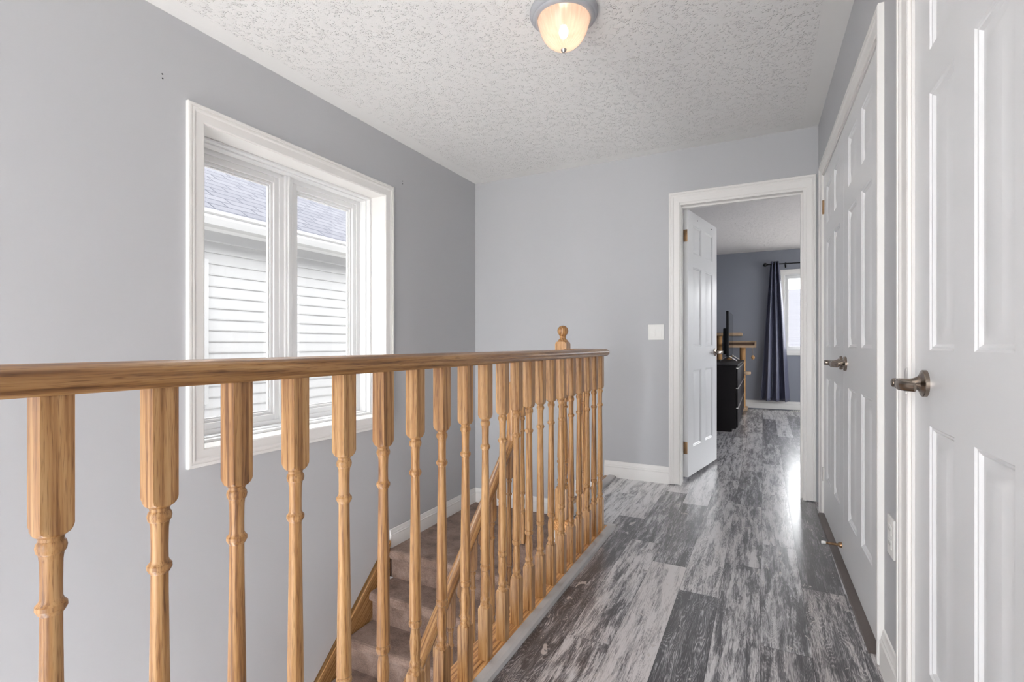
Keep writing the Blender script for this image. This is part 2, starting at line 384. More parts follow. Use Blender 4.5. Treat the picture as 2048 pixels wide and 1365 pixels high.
# wall at the near end with an opening for the added fill window
b = MB(); BX0, BX1, BZ0, BZ1 = -2.15, 0.24, -2.45, 2.32
b.box(XL - .2, BX0, YBACK - .14, YBACK, ZLOW, ZC + .3); b.box(BX1, 1.12, YBACK - .14, YBACK, ZLOW, ZC + .3)
b.box(BX0, BX1, YBACK - .14, YBACK, ZLOW, BZ0); b.box(BX0, BX1, YBACK - .14, YBACK, BZ1, ZC + .3)
S(b.build('wall_back', M['wall'], smooth=0), 'grey-blue painted wall at the near end of the hall with an added tall window for fill light', 'wall')
# ceilings
S(MB().box(XL - .1, 1.1, YBACK - .1, YF + .06, ZC, ZC + .2).build('ceiling', M['ceil'], smooth=0), 'white popcorn-textured ceiling with smooth borders over the hall', 'ceiling')
# bedroom shell
BWX0, BWX1, BWZ0, BWZ1 = 0.285, 2.25, 0.925, 2.11
b = MB(); b.box(XBL - .12, XBL, YF + WT, YB + .12, -.25, ZB + .1)
S(b.build('wall_bedroom_left', M['bedwall'], smooth=0), 'dark blue-grey bedroom wall behind the dresser', 'wall')
b = MB(); b.box(XBL - .12, BWX0, YB, YB + .16, -.25, ZB + .1); b.box(BWX1, XBR + .1, YB, YB + .16, -.25, ZB + .1)
b.box(BWX0, BWX1, YB, YB + .16, -.25, BWZ0); b.box(BWX0, BWX1, YB, YB + .16, BWZ1, ZB + .1)
S(b.build('wall_bedroom_far', M['bedwall'], smooth=0), 'dark blue-grey bedroom wall with the curtained window', 'wall')
b = MB(); VY0, VY1, VZ0, VZ1 = 5.2, 7.8, .5, 2.15
b.box(XBR, XBR + .12, YF + WT, VY0, -.25, ZB + .1); b.box(XBR, XBR + .12, VY1, YB + .12, -.25, ZB + .1); b.box(XBR, XBR + .12, VY0, VY1, -.25, VZ0); b.box(XBR, XBR + .12, VY0, VY1, VZ1, ZB + .1)
S(b.build('wall_bedroom_right', M['bedwall'], smooth=0), 'dark blue-grey bedroom wall out of view to the right', 'wall')
b = MB(); b.box(XBL - .1, DX0 - .012, YF + WT, YF + WT + .012, -.02, ZB + .05); b.box(DX1 + .012, XBR + .1, YF + WT, YF + WT + .012, -.02, ZB + .05)
b.box(DX0 - .012, DX1 + .012, YF + WT, YF + WT + .012, DZ + .012, ZB + .05); b.box(1.1, XBR + .1, YF + .02, YF + WT, -.02, ZB + .05)
S(b.build('wall_bedroom_near', M['bedwall'], smooth=0), 'dark blue-grey bedroom side of the doorway wall', 'wall')
S(MB().box(XBL - .12, XBR + .1, YF + .07, YB + .12, ZB, ZB + .2).build('ceiling_bedroom', M['bceil'], smooth=0), 'pale popcorn-textured ceiling seen through the doorway', 'ceiling')

# ------------------------------------------------------------------ plank floor
def make_floor():
    W, LN, x0 = 0.152, 0.958, -0.009
    # measured plank ends per strip
    offs = {0: 1.98, 1: 2.61, 2: 2.387, 3: 2.158, 4: 2.523, 5: 1.883, 6: 2.406, -1: 2.43}
    tones = {(0, 2.94): (.74, .3, .4), (0, 1.98): (.16, .7, .55), (0, 1.02): (.12, 1.1, .1), (1, 3.57): (.72, .4, .3), (1, 2.61): (.28, .3, .1), (1, 1.65): (.52, .5, .5), (1, .69): (.42, .6, .4),
             (2, 3.35): (.80, .2, .2), (2, 2.39): (.22, .9, .1), (2, 1.43): (.80, .5, .8), (2, .47): (.7, .5, .5), (3, 3.12): (.55, .4, .3), (3, 2.16): (.66, .8, .5), (3, 1.20): (.10, 1.1, .1), (3, .24): (.3, .8, .3),
             (4, 3.48): (.30, .4, .0), (4, 2.52): (.50, .6, .6), (4, 1.57): (.44, .5, .3), (4, .61): (.5, .5, .5), (5, 2.84): (.60, .5, .2), (5, 1.88): (.40, .6, .1), (5, .93): (.30, .6, .7),
             (6, 3.36): (.08, .6, .0), (6, 2.41): (.10, .4, .3), (6, 1.45): (.36, 1.0, .9), (6, .49): (.3, .8, .5), (-1, 2.43): (.70, .3, .0), (-1, 3.39): (.7, .3, .0)}
    me = bpy.data.meshes.new('floor'); vs = []; fs = []; uvs = []; tn = []
    rnd = random.Random(3)
    regions = lambda s: None
    for s in range(-2, 24):
        xa = x0 - W * (5 - s); xb = xa + W
        off = offs.get(s, rnd.uniform(0, LN)); k0 = int((YBACK - off) / LN) - 1
        for k in range(k0, k0 + 14):
            ya = off + k * LN; yb = ya + LN
            t = None
            for (ts, ty), tv in tones.items():
                if ts == s and abs(ty - ya) < 0.1: t = tv
            if t is None: t = (rnd.choice((.18, .3, .42, .55, .66, .74)), rnd.uniform(.2, 1), rnd.uniform(0, .7))
            ou, ov = rnd.uniform(0, 60), rnd.uniform(0, 60)
            # clip to the rooms
            for (rx0, rx1, ry0, ry1) in ((-0.745, 1.0, YBACK, 2.715), (-1.01, 1.0, 2.715, YF + .06), (XBL, XBR, YF + .06, YB)):
                cx0, cx1, cy0, cy1 = max(xa, rx0), min(xb, rx1), max(ya, ry0), min(yb, ry1)
                if cx1 - cx0 < .004 or cy1 - cy0 < .004: continue
                g = 0.0005; n = len(vs)
                q = [(cx0 + g, cy0 + g), (cx1 - g, cy0 + g), (cx1 - g, cy1 - g), (cx0 + g, cy1 - g)]
                vs += [(x, y, 0.0) for x, y in q]; fs.append((n, n + 1, n + 2, n + 3))
                uvs += [(y - ya + ou, x - xa + ov) for x, y in q]; tn += [t] * 4
    me.from_pydata(vs, [], fs)
    me.uv_layers.new(name='UVMap'); me.attributes.new('tone', 'FLOAT_COLOR', 'CORNER')
    for i in range(len(me.loops)): me.uv_layers['UVMap'].data[i].uv = uvs[i]
    for i in range(len(me.loops)): me.attributes['tone'].data[i].color = (*tn[i], .40 + .70 * (1 - abs(2 * tn[i][0] - 1) ** 1.5))
    me.materials.append(M['plank'])
    o = bpy.data.objects.new('floor', me); COL.objects.link(o)
    S(o, 'distressed black and white vinyl plank floor of hall and bedroom', 'floor')
    sb = MB(); sb.box(-.745, 1.0, YBACK, 2.715, -.2, -.0012); sb.box(-1.02, 1.0, 2.715, YF + .05, -.2, -.0012); sb.box(XBL, XBR, YF + .05, YB, -.2, -.0012)
    sb.build('subfloor', M['sub'], o, smooth=0)
make_floor()
S(MB().box(XL - .1, 1.0, YBACK, YF + .1, ZLOW - .1, ZLOW).build('floor_lower', M['lowfloor'], smooth=0), 'floor of the storey below the stairwell', 'floor')
# drywall below the hall floor edge
b = MB(); b.box(-.855, -.80, YBACK, 2.70, ZLOW, -.045); b.box(-1.08, -.80, 2.672, 2.70, ZLOW, -.045)
S(b.build('wall_stairwell', M['wall'], smooth=0), 'grey-blue wall below the railing down the stairwell', 'wall')

# ------------------------------------------------------------------ mouldings
CP = [(0, 0), (0, .008), (.005, .010), (.010, .0095), (.040, .0125), (.048, .0165), (.055, .0165), (.0565, .0145), (.060, .0145), (.0615, .018), (.072, .018), (.076, .0155), (.076, 0)]
def casing(mb, u0, u1, v0, v1, P, four, k=1.0, kr=1.0):
    rings = []
    for w, h in CP:
        w *= k
        if four: c = [(u0 - w, v0 - w), (u1 + w, v0 - w), (u1 + w, v1 + w), (u0 - w, v1 + w)]
        else: c = [(u0 - w, v0), (u0 - w, v1 + w), (u1 + w * kr, v1 + w), (u1 + w * kr, v0)]
        rings.append([P(a, b_, h) for a, b_ in c])
    n = len(rings[0])
    cols = [[r[i] for r in rings] for i in range(n)]
    mb.loft(cols, cap=not four, closed=four)
BP = [(0, 0), (.013, 0), (.013, .072), (.0115, .078), (.0135, .081), (.0135, .086), (.0095, .092), (.0095, .098), (.007, .103), (.0055, .113), (.004, .120), (0, .124)]
def baseboard(name, p0, p1, nrm, label, z=0.0, mat=None):
    mb = MB(); mb.loft([[(p[0] + nrm[0] * t, p[1] + nrm[1] * t, z + h) for t, h in BP] for p in (p0, p1)])
    return S(mb.build(name, mat or M['trim']), label, 'baseboard')
STZ = -0.365
baseboard('baseboard_left', (XL, 2.64), (XL, YF), (1, 0), 'white baseboard along the left wall above the carpeted landing', STZ)
baseboard('baseboard_landing', (XL, YF), (-1.34, YF), (0, -1), 'white baseboard on the end wall above the carpeted landing', STZ)
baseboard('baseboard_step', (-1.34, YF), (-1.10, YF), (0, -1), 'white baseboard on the end wall above the short carpeted step', STZ / 2)
baseboard('baseboard_far', (-1.10, YF), (-0.616, YF), (0, -1), 'white baseboard between the stair head and the bedroom door casing')
o = rw('baseboard_right', MB().loft([[(s, -t, h) for t, h in BP] for s in (1.84, 2.076)]), M['trim'])
S(o, 'white baseboard below the outlet on the right wall', 'baseboard')
o = rw('baseboard_near', MB().loft([[(s, -t, h) for t, h in BP] for s in (2.90, 6.0)]), M['trim'])
S(o, 'white baseboard beside the near door', 'baseboard')
baseboard('baseboard_bedroom', (XBL, YB), (XBR, YB), (0, -1), 'white baseboard below the bedroom curtain and window', 0.012)
baseboard('baseboard_bedroom_left', (XBL, YF + .15), (XBL, YB), (1, 0), 'white baseboard behind the dresser')

# bedroom doorway: casing, jamb, stop
b = MB(); casing(b, DX0 - .005, DX1 + .016, .006, DZ + .016, lambda u, v, h: (u, YF - h, v), False, 1.0, .74)
t1 = S(b.build('trim_1', M['trim']), 'white moulded casing around the open bedroom doorway', 'door casing')
b = MB(); y0, y1 = YF - .002, YF + WT + .014
b.box(DX0 - .018, DX0, y0, y1, 0, DZ); b.box(DX1, DX1 + .018, y0, y1, 0, DZ); b.box(DX0 - .018, DX1 + .018, y0, y1, DZ, DZ + .018)
b.build('jamb', M['trim'], t1, smooth=0)
b = MB(); b.box(DX0, DX0 + .002, YF + .05, YF + .085, 0, DZ - .012); b.box(DX1 - .012, DX1, YF + .05, YF + .085, 0, DZ - .012); b.box(DX0, DX1, YF + .05, YF + .085, DZ - .012, DZ)
b.build('stop', M['trim'], t1, smooth=0)
# closet casing
b = MB(); casing(b, CS0 - .008, CS1 + .008, .004, DH + .004, lambda u, v, h: (u, -h, v), False, .86)
t2 = S(rw('trim_2', b, M['trim']), 'white moulded casing around the double closet doors', 'door casing')
b = MB(); b.box(CS0 - .011, CS0, -.001, .10, 0, DH); b.box(CS1, CS1 + .011, -.001, .10, 0, DH); b.box(CS0 - .011, CS1 + .011, -.001, .10, DH - .004, DH + .008)
b.build('jamb', M['trim'], t2, smooth=0)
b = MB(); casing(b, NS0 - .012, NS1 + .008, .004, DH + .004, lambda u, v, h: (u, -h, v), False)
t3 = S(rw('trim_3', b, M['trim']), 'white moulded casing around the near white door', 'door casing')
b = MB(); b.box(NS0 - .011, NS0 - .002, -.001, .10, 0, DH); b.box(NS1 + .002, NS1 + .011, -.001, .10, 0, DH); b.box(NS0 - .011, NS1 + .011, -.001, .10, DH - .004, DH + .008)
b.build('jamb', M['trim'], t3, smooth=0)
b = MB(); rr = [(-.0015, -.024), (.004, -.024)]
pts = []
for i in range(13):
    a = PI / 2 + PI * i / 12; pts.append((NS0 - .010 + .016 * math.cos(a), .925 + .034 * math.sin(a)))
b.loft([[(p[0], -.0125, p[1]) for p in pts], [(p[0], -.0095, p[1]) for p in pts]])
b.build('strike_plate', M['steel'], t3)
# brown threshold strip under the closet doors
b = MB(); b.prism([(-.030, 0.0), (.03, 0.0), (.03, .012), (-.012, .012), (-.026, .007)], 'x', CS0 + .002, CS1 + .004)
S(rw('trim_4', b, M['sill']), 'brown-grey floor strip along the foot of the closet doors', 'floor strip')

# ------------------------------------------------------------------ six-panel doors
PANZ = [(.240, .828), (1.006, 1.613), (1.715, 1.935)]
def door_leaf(w, h, t=0.035, z0=0.012):
    st = 0.118 if w < .72 else .120; mu = .105; pw = (w - 2 * st - mu) / 2
    cols = [(st, st + pw), (st + pw + mu, w - st)]
    xs = [0, cols[0][0], cols[0][1], cols[1][0], cols[1][1], w]
    zs = [z0] + [q for p in PANZ for q in p] + [h]
    mb = MB()
    prof = [(0, 0), (.004, .0035), (.008, .004), (.014, .0095), (.021, .0095), (.050, .0020), (.053, .0016)]
    for side in (0, 1):
        Y = lambda d: d if side == 0 else t - d
        for i in range(5):
            for j in range(len(zs) - 1):
                xa, xb, za, zb = xs[i], xs[i + 1], zs[j], zs[j + 1]
                if i in (1, 3) and j % 2 == 1:
                    rings = [[(xa + o_, Y(d), za + o_), (xb - o_, Y(d), za + o_), (xb - o_, Y(d), zb - o_), (xa + o_, Y(d), zb - o_)] for o_, d in prof]
                    mb.loft(rings, cap=False)
                    n = len(mb.v); mb.f.append((n - 4, n - 3, n - 2, n - 1))
                else:
                    mb.add([(xa, Y(0), za), (xb, Y(0), za), (xb, Y(0), zb), (xa, Y(0), zb)], [(0, 1, 2, 3)])
    for i in range(5):
        for z in (z0, h): mb.add([(xs[i], 0, z), (xs[i + 1], 0, z), (xs[i + 1], t, z), (xs[i], t, z)], [(0, 1, 2, 3)])
    for j in range(len(zs) - 1):
        for x in (0, w): mb.add([(x, 0, zs[j]), (x, 0, zs[j + 1]), (x, t, zs[j + 1]), (x, t, zs[j])], [(0, 1, 2, 3)])
    return mb
def lever(parent, x, z, sgn, y=0.0, out=-1):
    """door lever: rosette on the face, neck, blade along sgn * local x"""
    mb = MB()
    prof = [(0, .0), (0, .0325), (.0075, .0325), (.0090, .0312), (.0105, .0265), (.0140, .0195), (.019, .0150), (.025, .0125), (.032, .0112), (.046, .0112), (.060, .0112), (.066, .0105), (.068, .007), (.068, 0)]
    mb.lathe([(y + out * d, r) for d, r in prof], 28, (x, 0, z), 'y')
    pts = []; rx = []; ry = []
    for i in range(9):
        f = i / 8
        pts.append((x + sgn * (.002 + .098 * f), y + out * (.056 + .010 * math.sin(PI * f) - .012 * f * f), z - .003 * f))
        rx.append(.0062 - .0030 * f); ry.append(.0118 + .0012 * math.sin(PI * f) - .001 * f)
    mb.tube(pts, rx, 14, ry=ry)
    h = mb.build('handle', M['nickel'], parent); h['label'] = 'dark nickel lever handle on a round plate'
    return h
def hinge(parent, x, z, mat, y=0.0, h=.082):
    mb = MB(); mb.lathe([(z - h / 2, 0), (z - h / 2, .006), (z + h / 2, .006), (z + h / 2, 0)], 12, (x, y - .004, 0)); mb.box(x - .014, x + .014, y - .0015, y + .002, z - h / 2, z + h / 2)
    return mb.build('hinge', mat, parent)

# bedroom door, swung into the bedroom
d1 = S(empty('door_1', (-0.503, 3.900, 0), math.atan2(.763, .146)), 'white six-panel bedroom door standing open into the bedroom', 'door')
door_leaf(.752, 2.030, z0=.028).build('leaf', M['door'], d1, smooth=20)
lever(d1, .690, .955, -1); lever(d1, .690, .955, -1, y=.035, out=1)
for z in (1.835, .245):
    mb = MB(); mb.bbox(-.004, .0005, .003, .032, z - .045, z + .045, .003)
    for dz in (-.03, 0, .03): mb.lathe([(-.0065, 0), (-.0055, .004), (-.004, .004)], 8, (0, .017 + (.006 if dz == 0 else -.004), z + dz), 'x')
    mb.build('hinge', M['brass'], d1)
for x in (.22, .585):
    MB().lathe([(-.004, 0), (-.004, .004), (.0, .003), (.002, 0)], 10, (x, 0, 1.985), 'y').build('hook', M['hole'], d1)
# closet doors
cw = (CS1 - CS0) / 2 - .004
for k, (sx, lab) in enumerate(((CS0 + .003, 'white six-panel closet door, the far one of the pair'), (CS0 + cw + .005, 'white six-panel closet door, the near one of the pair'))):
    dd = S(empty('door_%d' % (2 + k), (RW_O[0] + math.cos(RW_A) * sx, RW_O[1] + math.sin(RW_A) * sx, 0), RW_A), lab, 'door')
    door_leaf(cw, DH - .008, z0=.014).build('leaf', M['door'], dd, smooth=20, loc=(0, .003, 0))
    lever(dd, cw - .060 if k == 0 else .060, .933, -1 if k == 0 else 1, y=.003)
    for z in (1.84, .245): hinge(dd, .001 if k == 0 else cw - .001, z, M['brass'] if z > 1 else M['steel'], y=.003)
# near door
nsx = NS0 + .003
d4 = S(empty('door_4', (RW_O[0] + math.cos(RW_A) * nsx, RW_O[1] + math.sin(RW_A) * nsx, 0), RW_A), 'white six-panel door in the near right wall with the largest nickel lever', 'door')
door_leaf(NS1 - NS0 - .006, DH - .008, z0=.014).build('leaf', M['door'], d4, smooth=20, loc=(0, .004, 0))
lever(d4, .092, .926, 1, y=.004)
# door stop on the closet door
p = Vector((RW_O[0] + math.cos(RW_A) * .955, RW_O[1] + math.sin(RW_A) * .955, .068))
ds = empty('door_stop', p, RW_A, label='small spring door stop with white tip low on the closet doors', cat='door stop')
mb = MB(); pr = [(.003, 0), (.003, .013), (-.004, .0125), (-.012, .0085)]
for i in range(20): pr += [(-.012 - i * .0026, .0062 if i % 2 else .0050)]
pr += [(-.064, 0)]
mb.lathe(pr, 14, (0, 0, 0), 'y').build('spring', M['brass'], ds)
MB().lathe([(-.062, 0), (-.062, .0075), (-.076, .0085), (-.080, .007), (-.080, 0)], 14, (0, 0, 0), 'y').build('rubber_tip', M['rubber'], ds)

# ------------------------------------------------------------------ hall window
w1 = S(empty('window_1', (XL, (WY0 + WY1) / 2, WZ0)), 'white double casement window with moulded casing above the stairs', 'window')
def wchild(name, mb, mat, **k):
    o = mb.build(name, mat, w1, **k); o.matrix_parent_inverse = Matrix.Translation(-w1.location); return o
b = MB(); casing(b, WY0, WY1, WZ0, WZ1, lambda u, v, h: (XL + h, u, v), True); wchild('casing', b, M['trim'])
def frame_rect(mb, y0, y1, z0, z1, w, xa, xb, bev=.003, wb=None):
    wb = w if wb is None else wb
    mb.bbox(xa, xb, y0, y0 + w, z0, z1, bev); mb.bbox(xa, xb, y1 - w, y1, z0, z1, bev)
    mb.bbox(xa, xb, y0 + w, y1 - w, z0, z0 + wb, bev); mb.bbox(xa, xb, y0 + w, y1 - w, z1 - w, z1, bev)
FI = .018
b = MB()   # jamb boards
b.box(XL - .128, XL + .003, WY0 - .014, WY0 + .002, WZ0 - .014, WZ1 + .014); b.box(XL - .128, XL + .003, WY1 - .002, WY1 + .014, WZ0 - .014, WZ1 + .014)
b.box(XL - .128, XL + .003, WY0, WY1, WZ0 - .014, WZ0 + .002); b.box(XL - .128, XL + .003, WY0, WY1, WZ1 - .002, WZ1 + .014)
wchild('jamb', b, M['trim'], smooth=0)
b = MB(); frame_rect(b, WY0 + .002, WY1 - .002, WZ0 + .002, WZ1 - .002, .014, XL - .150, XL - .118, .003); frame_rect(b, WY0 + .001, WY1 - .001, WZ0 + .001, WZ1 - .001, .022, XL - .205, XL - .1505, .003); frame_rect(b, WY0 + .001, WY1 - .001, WZ0 + .001, WZ1 - .001, .048, XL - .255, XL - .2055, .003)
wchild('frame', b, M['vinyl'], smooth=0)
ym = 1.984
b = MB(); b.bbox(XL - .252, XL - .204, ym - .046, ym + .046, WZ0 + .03, WZ1 - .03, .004); b.bbox(XL - .215, XL - .190, ym - .018, ym + .030, WZ0 + .02, WZ1 - .02, .003); b.bbox(XL - .2, XL - .183, ym - .004, ym + .012, WZ0 + .02, WZ1 - .02, .003); wchild('mullion', b, M['vinyl'], smooth=0)
for (ya, yb) in ((WY0 + .046, ym - .042), (ym + .042, WY1 - .046)):
    b = MB(); frame_rect(b, ya, yb, WZ0 + .046, WZ1 - .046, .034, XL - .250, XL - .212, .004)
    frame_rect(b, ya + .033, yb - .033, WZ0 + .079, WZ1 - .079, .016, XL - .248, XL - .224, .003)
    frame_rect(b, ya + .048, yb - .048, WZ0 + .094, WZ1 - .094, .010, XL - .247, XL - .233, .002)
    s_ = b.build('sash', M['vinyl'], w1, smooth=0); s_.matrix_parent_inverse = Matrix.Translation(-w1.location)
    b = MB().box(XL - .243, XL - .239, ya + .055, yb - .055, WZ0 + .100, WZ1 - .100)
    g_ = b.build('pane', M['glass'], s_, smooth=0); g_.matrix_parent_inverse = Matrix.Identity(4)
# bedroom window
w2 = S(empty('window_2', (0, YB, 0)), 'white framed bedroom window beside the navy curtain', 'window')
b = MB(); casing(b, BWX0 + .004, BWX1 - .004, BWZ0 + .004, BWZ1 - .004, lambda u, v, h: (u, -h, v), True, 1.0); b.build('casing', M['trim'], w2)
b = MB()
def frame_xz(mb, x0, x1, z0, z1, w, ya, yb, bev=.004):
    mb.bbox(x0, x0 + w, ya, yb, z0, z1, bev); mb.bbox(x1 - w, x1, ya, yb, z0, z1, bev); mb.bbox(x0 + w, x1 - w, ya, yb, z0, z0 + w, bev); mb.bbox(x0 + w, x1 - w, ya, yb, z1 - w, z1, bev)
frame_xz(b, BWX0, BWX1, BWZ0, BWZ1, .022, .0, .155); b.build('frame', M['vinyl'], w2)
xm = (BWX0 + BWX1) / 2
for (xa, xb) in ((BWX0 + .022, xm + .01), (xm - .01, BWX1 - .022)):
    b = MB(); frame_xz(b, xa, xb, BWZ0 + .022, BWZ1 - .022, .042, .06 if xa < xm - .1 else .075, .10); s_ = b.build('sash', M['vinyl'], w2, smooth=0)
    MB().box(xa + .04, xb - .04, .086, .090, BWZ0 + .06, BWZ1 - .06).build('pane', M['glass'], s_, smooth=0)
w4 = S(empty('fill_window_bedroom', (XBR, 0, 0)), 'unseen window added in the side wall of the bedroom for fill light', 'window')  # added out of view to brighten the bedroom
b = MB(); casing(b, VY0 + .004, VY1 - .004, VZ0 + .004, VZ1 - .004, lambda u, v, h: (-h, u, v), True); b.build('casing', M['trim'], w4)
b = MB(); frame_rect(b, VY0, VY1, VZ0, VZ1, .04, .03, .11); b.bbox(.04, .10, (VY0 + VY1) / 2 - .03, (VY0 + VY1) / 2 + .03, VZ0 + .03, VZ1 - .03, .004); b.build('frame', M['vinyl'], w4)
MB().box(.068, .072, VY0 + .035, VY1 - .035, VZ0 + .035, VZ1 - .035).build('pane', M['glass'], w4, smooth=0)
# tall window added behind the camera to fill the hall with daylight
w3 = S(empty('fill_window_hall', (0, YBACK, 0)), 'unseen tall window added at the near end of the hall for fill light', 'window')
b = MB(); casing(b, BX0 + .004, BX1 - .004, BZ0 + .004, BZ1 - .004, lambda u, v, h: (u, h, v), True); b.build('casing', M['trim'], w3)
b = MB(); frame_xz(b, BX0, BX1, BZ0, BZ1, .04, -.13, -.02)
b.bbox((BX0 + BX1) / 2 - .03, (BX0 + BX1) / 2 + .03, -.11, -.05, BZ0 + .03, BZ1 - .03); b.bbox(BX0 + .03, BX1 - .03, -.11, -.05, .1, .16); b.build('frame', M['vinyl'], w3)
MB().box(BX0 + .035, BX1 - .035, -.082, -.078, BZ0 + .035, BZ1 - .035).build('pane', M['glass'], w3, smooth=0)

# ------------------------------------------------------------------ staircase
RUN, RISE = 0.200, 0.190
st = empty('staircase', (-1.8, 2.6, STZ), 0, label='brown carpeted staircase with landing and oak stringer, going down behind the railing', cat='staircase')
def schild(name, mb, mat, parent=st, **k):
    o = mb.build(name, mat, parent, **k); o.matrix_parent_inverse = Matrix.Translation(-st.location); return o
def nose(n, z, back, zb):      # profile: (horizontal, z); nose tip at n, solid towards +horizontal
    return [(back, zb), (n + .032, zb), (n + .031, z - .060), (n + .020, z - .060), (n + .009, z - .055), (n + .002, z - .044), (n, z - .030), (n + .003, z - .017), (n + .011, z - .006), (n + .022, z - .001), (n + .036, z), (back, z)]
XO = -1.268
YN = 2.605
b = MB(); b.prism(nose(YN, STZ, 2.70, STZ - RISE), 'x', XL + .002, XO); b.box(XL + .002, -1.315, 2.70, YF - .001, STZ - .20, STZ)
schild('landing', b, M['carpet'])
for k in range(1, 9):
    z = STZ - RISE * k; y = YN - RUN * k
    b = MB(); b.prism(nose(y, z, y + RUN + .032, z - RISE), 'x', XL + .034, XO)
    schild('step', b, M['carpet'])
# short step between landing and hall
b = MB()
pf = nose(-1.352, STZ / 2, -1.084, STZ - .02)
rings = []
for (yy, sc_) in ((2.672, .0), (2.676, .55), (2.686, .9), (2.70, 1.0), (YF - .001, 1.0)):
    rings.append([(p[0], yy, (STZ / 2 - .022) + (p[1] - (STZ / 2 - .022)) * (sc_ if p[1] > STZ / 2 - .06 else 1.0)) for p in pf])
b.loft(rings); schild('step', b, M['carpet'])
# wall stringer
def tilt(o):       # put the board in a frame along the slope, so that its grain follows it
    m = Matrix.Translation((XL, 1.8, sy(1.8))) @ Matrix.Rotation(math.atan(.955), 4, 'X')
    o.data.transform(m.inverted()); o.matrix_basis = m
sy = lambda y: -.400 + .955 * (y - 2.509)
b = MB(); b.prism([(2.612, sy(2.612)), (2.612, STZ - .3), (2.3, sy(2.3) - .42), (.9, sy(.9) - .42), (.9, sy(.9))], 'x', XL + .001, XL + .026)
tilt(schild('stringer', b, M['oak_s'], smooth=0))
b = MB(); b.prism([(.9, sy(.9)), (.9, sy(.9) - .030), (2.613, sy(2.613) - .030), (2.613, sy(2.613))], 'x', XL + .001, XL + .034); tilt(schild('stringer_cap', b, M['oak_s'], smooth=0))
# open side skirt, saw-tooth below the treads
poly = []
for k in range(0, 9):
    y = YN - RUN * k + .028; z = STZ - RISE * k - .03
    poly += [(y + RUN * (0 if k else .45), z), (y, z), ]
    poly += [(y, z - RISE)]
poly2 = [poly[0]] + poly[1:] + [(.9, -2.4), (2.72, -.9)]
b = MB(); b.prism(poly2, 'x', XO - .03, XO - .006); schild('skirt', b, M['oak_y'], smooth=0)
b = MB(); b.box(-1.325, -1.084, 2.690, 2.712, STZ - .12, -.236); schild('skirt', b, M['oak_x'], smooth=0)
b = MB(); b.prism([(2.70, STZ - .15), (2.70, ZLOW), (.9, ZLOW), (.9, -2.2), (2.62, STZ - .33)], 'x', XO - .09, XO - .032)
schild('under_stair_wall', b, M['wall'], smooth=0)  # drywall closing the space below the open flight
b = MB(); b.box(-1.325, -1.084, 2.702, 2.712, ZLOW, STZ - .12)
schild('under_stair_wall', b, M['wall'], smooth=0)  # drywall below the short step

# floor edge: oak plate, grey nosing strips
b = MB(); b.bbox(-.868, -.770, YBACK + .01, 2.70, -.040, .0165, .004); b.bbox(-1.085, -.771, 2.640, 2.702, -.040, .0166, .004)
S(b.build('trim_5', M['oak_p']), 'oak floor plate carrying the balusters', 'floor plate')
npf = [(-.772, .0), (-.772, .0185), (-.748, .0185), (-.736, .013), (-.732, .003), (-.732, 0)]
b = MB(); b.prism([(x, z) for x, z in npf], 'y', YBACK + .01, 2.7025)
S(b.build('trim_6', M['nosing'], smooth=0), 'grey vinyl edge strip along the foot of the balusters', 'floor strip')
b = MB(); b.prism([(2.7025, .0), (2.7025, .0185), (2.730, .0185), (2.742, .013), (2.745, 0)], 'x', -1.0, -.734)
S(b.build('trim_7', M['nosing'], smooth=0), 'short grey vinyl edge strip at the turn of the railing', 'floor strip')
b = MB(); b.prism([(-1.062, .0), (-1.062, .0185), (-1.022, .0185), (-1.008, .013), (-1.004, 0)], 'y', 2.73, YF - .014)
S(b.build('trim_8', M['nosing']), 'grey vinyl edge strip at the head of the stairs', 'floor strip')
b = MB(); b.prism([(-1.004, -.03), (-1.004, -.0013), (-1.06, .0), (-1.06, .010), (-1.095, .010), (-1.104, .002), (-1.106, -.012), (-1.098, -.028)], 'y', 2.70, YF - .014)
S(b.build('trim_9', M['oak_y']), 'oak stair nosing at the head of the stairs', 'floor nosing')

# ------------------------------------------------------------------ railings
BH = 0.0175
def baluster(Lz, cut=0.0):
    """turned oak baluster from z=0 to z=Lz; turned middle stretched to fit"""
    q = .0243; base = .179; topsq = Lz - .176
    s = topsq - .957 + .176           # shift of the upper details
    m = lambda z: z if z < .315 else (z + s if z > .68 else .315 + (z - .315) * (.365 + s) / .365)
    pr = [(0, q), (base - .009, q), (base - .005, .0236), (base - .001, .0208), (base + .001, .0165), (base + .006, .0160), (base + .009, .0135), (base + .014, .0128), (base + .018, .0150), (base + .024, .0152), (base + .029, .0128), (base + .033, .0120),
          (.222, .0122), (.236, .0135), (.256, .0142), (.272, .0130), (.284, .0112), (.292, .0112), (.296, .0150), (.302, .0166), (.308, .0160), (.312, .0132), (.315, .0155),
          (.330, .0152), (.42, .0145), (.55, .0126), (.66, .0112), (.681, .0112), (.684, .0135), (.689, .0160), (.694, .0158), (.698, .0125), (.702, .0112), (.72, .0110), (.748, .0115), (.757, .0125),
          (.760, .0148), (.766, .0158), (.771, .0148), (.774, .0126), (.778, .0130), (.781, .0168), (.7825, .0190), (.786, .0218), (.791, .0238), (.794, q), (.957, q)]
    return MB().turned([(m(z), r) for z, r in pr], BH)
RZ = .957
XR_ = -.795
rail = empty('stair_railing', (XR_, 1.4, 0), 0, label='long oak landing railing of turned balusters along the hall, ending at a ball-topped newel', cat='railing')
def railsec():     # handrail section (horizontal, vertical) from its underside
    return [(-.020, 0), (.020, 0), (.027, .006), (.031, .014), (.0315, .022), (.028, .030), (.020, .036), (.008, .0395), (-.008, .0395), (-.020, .036), (-.028, .030), (-.0315, .022), (-.031, .014), (-.027, .006)]
b = MB()
yr = 2.680
sec = railsec()
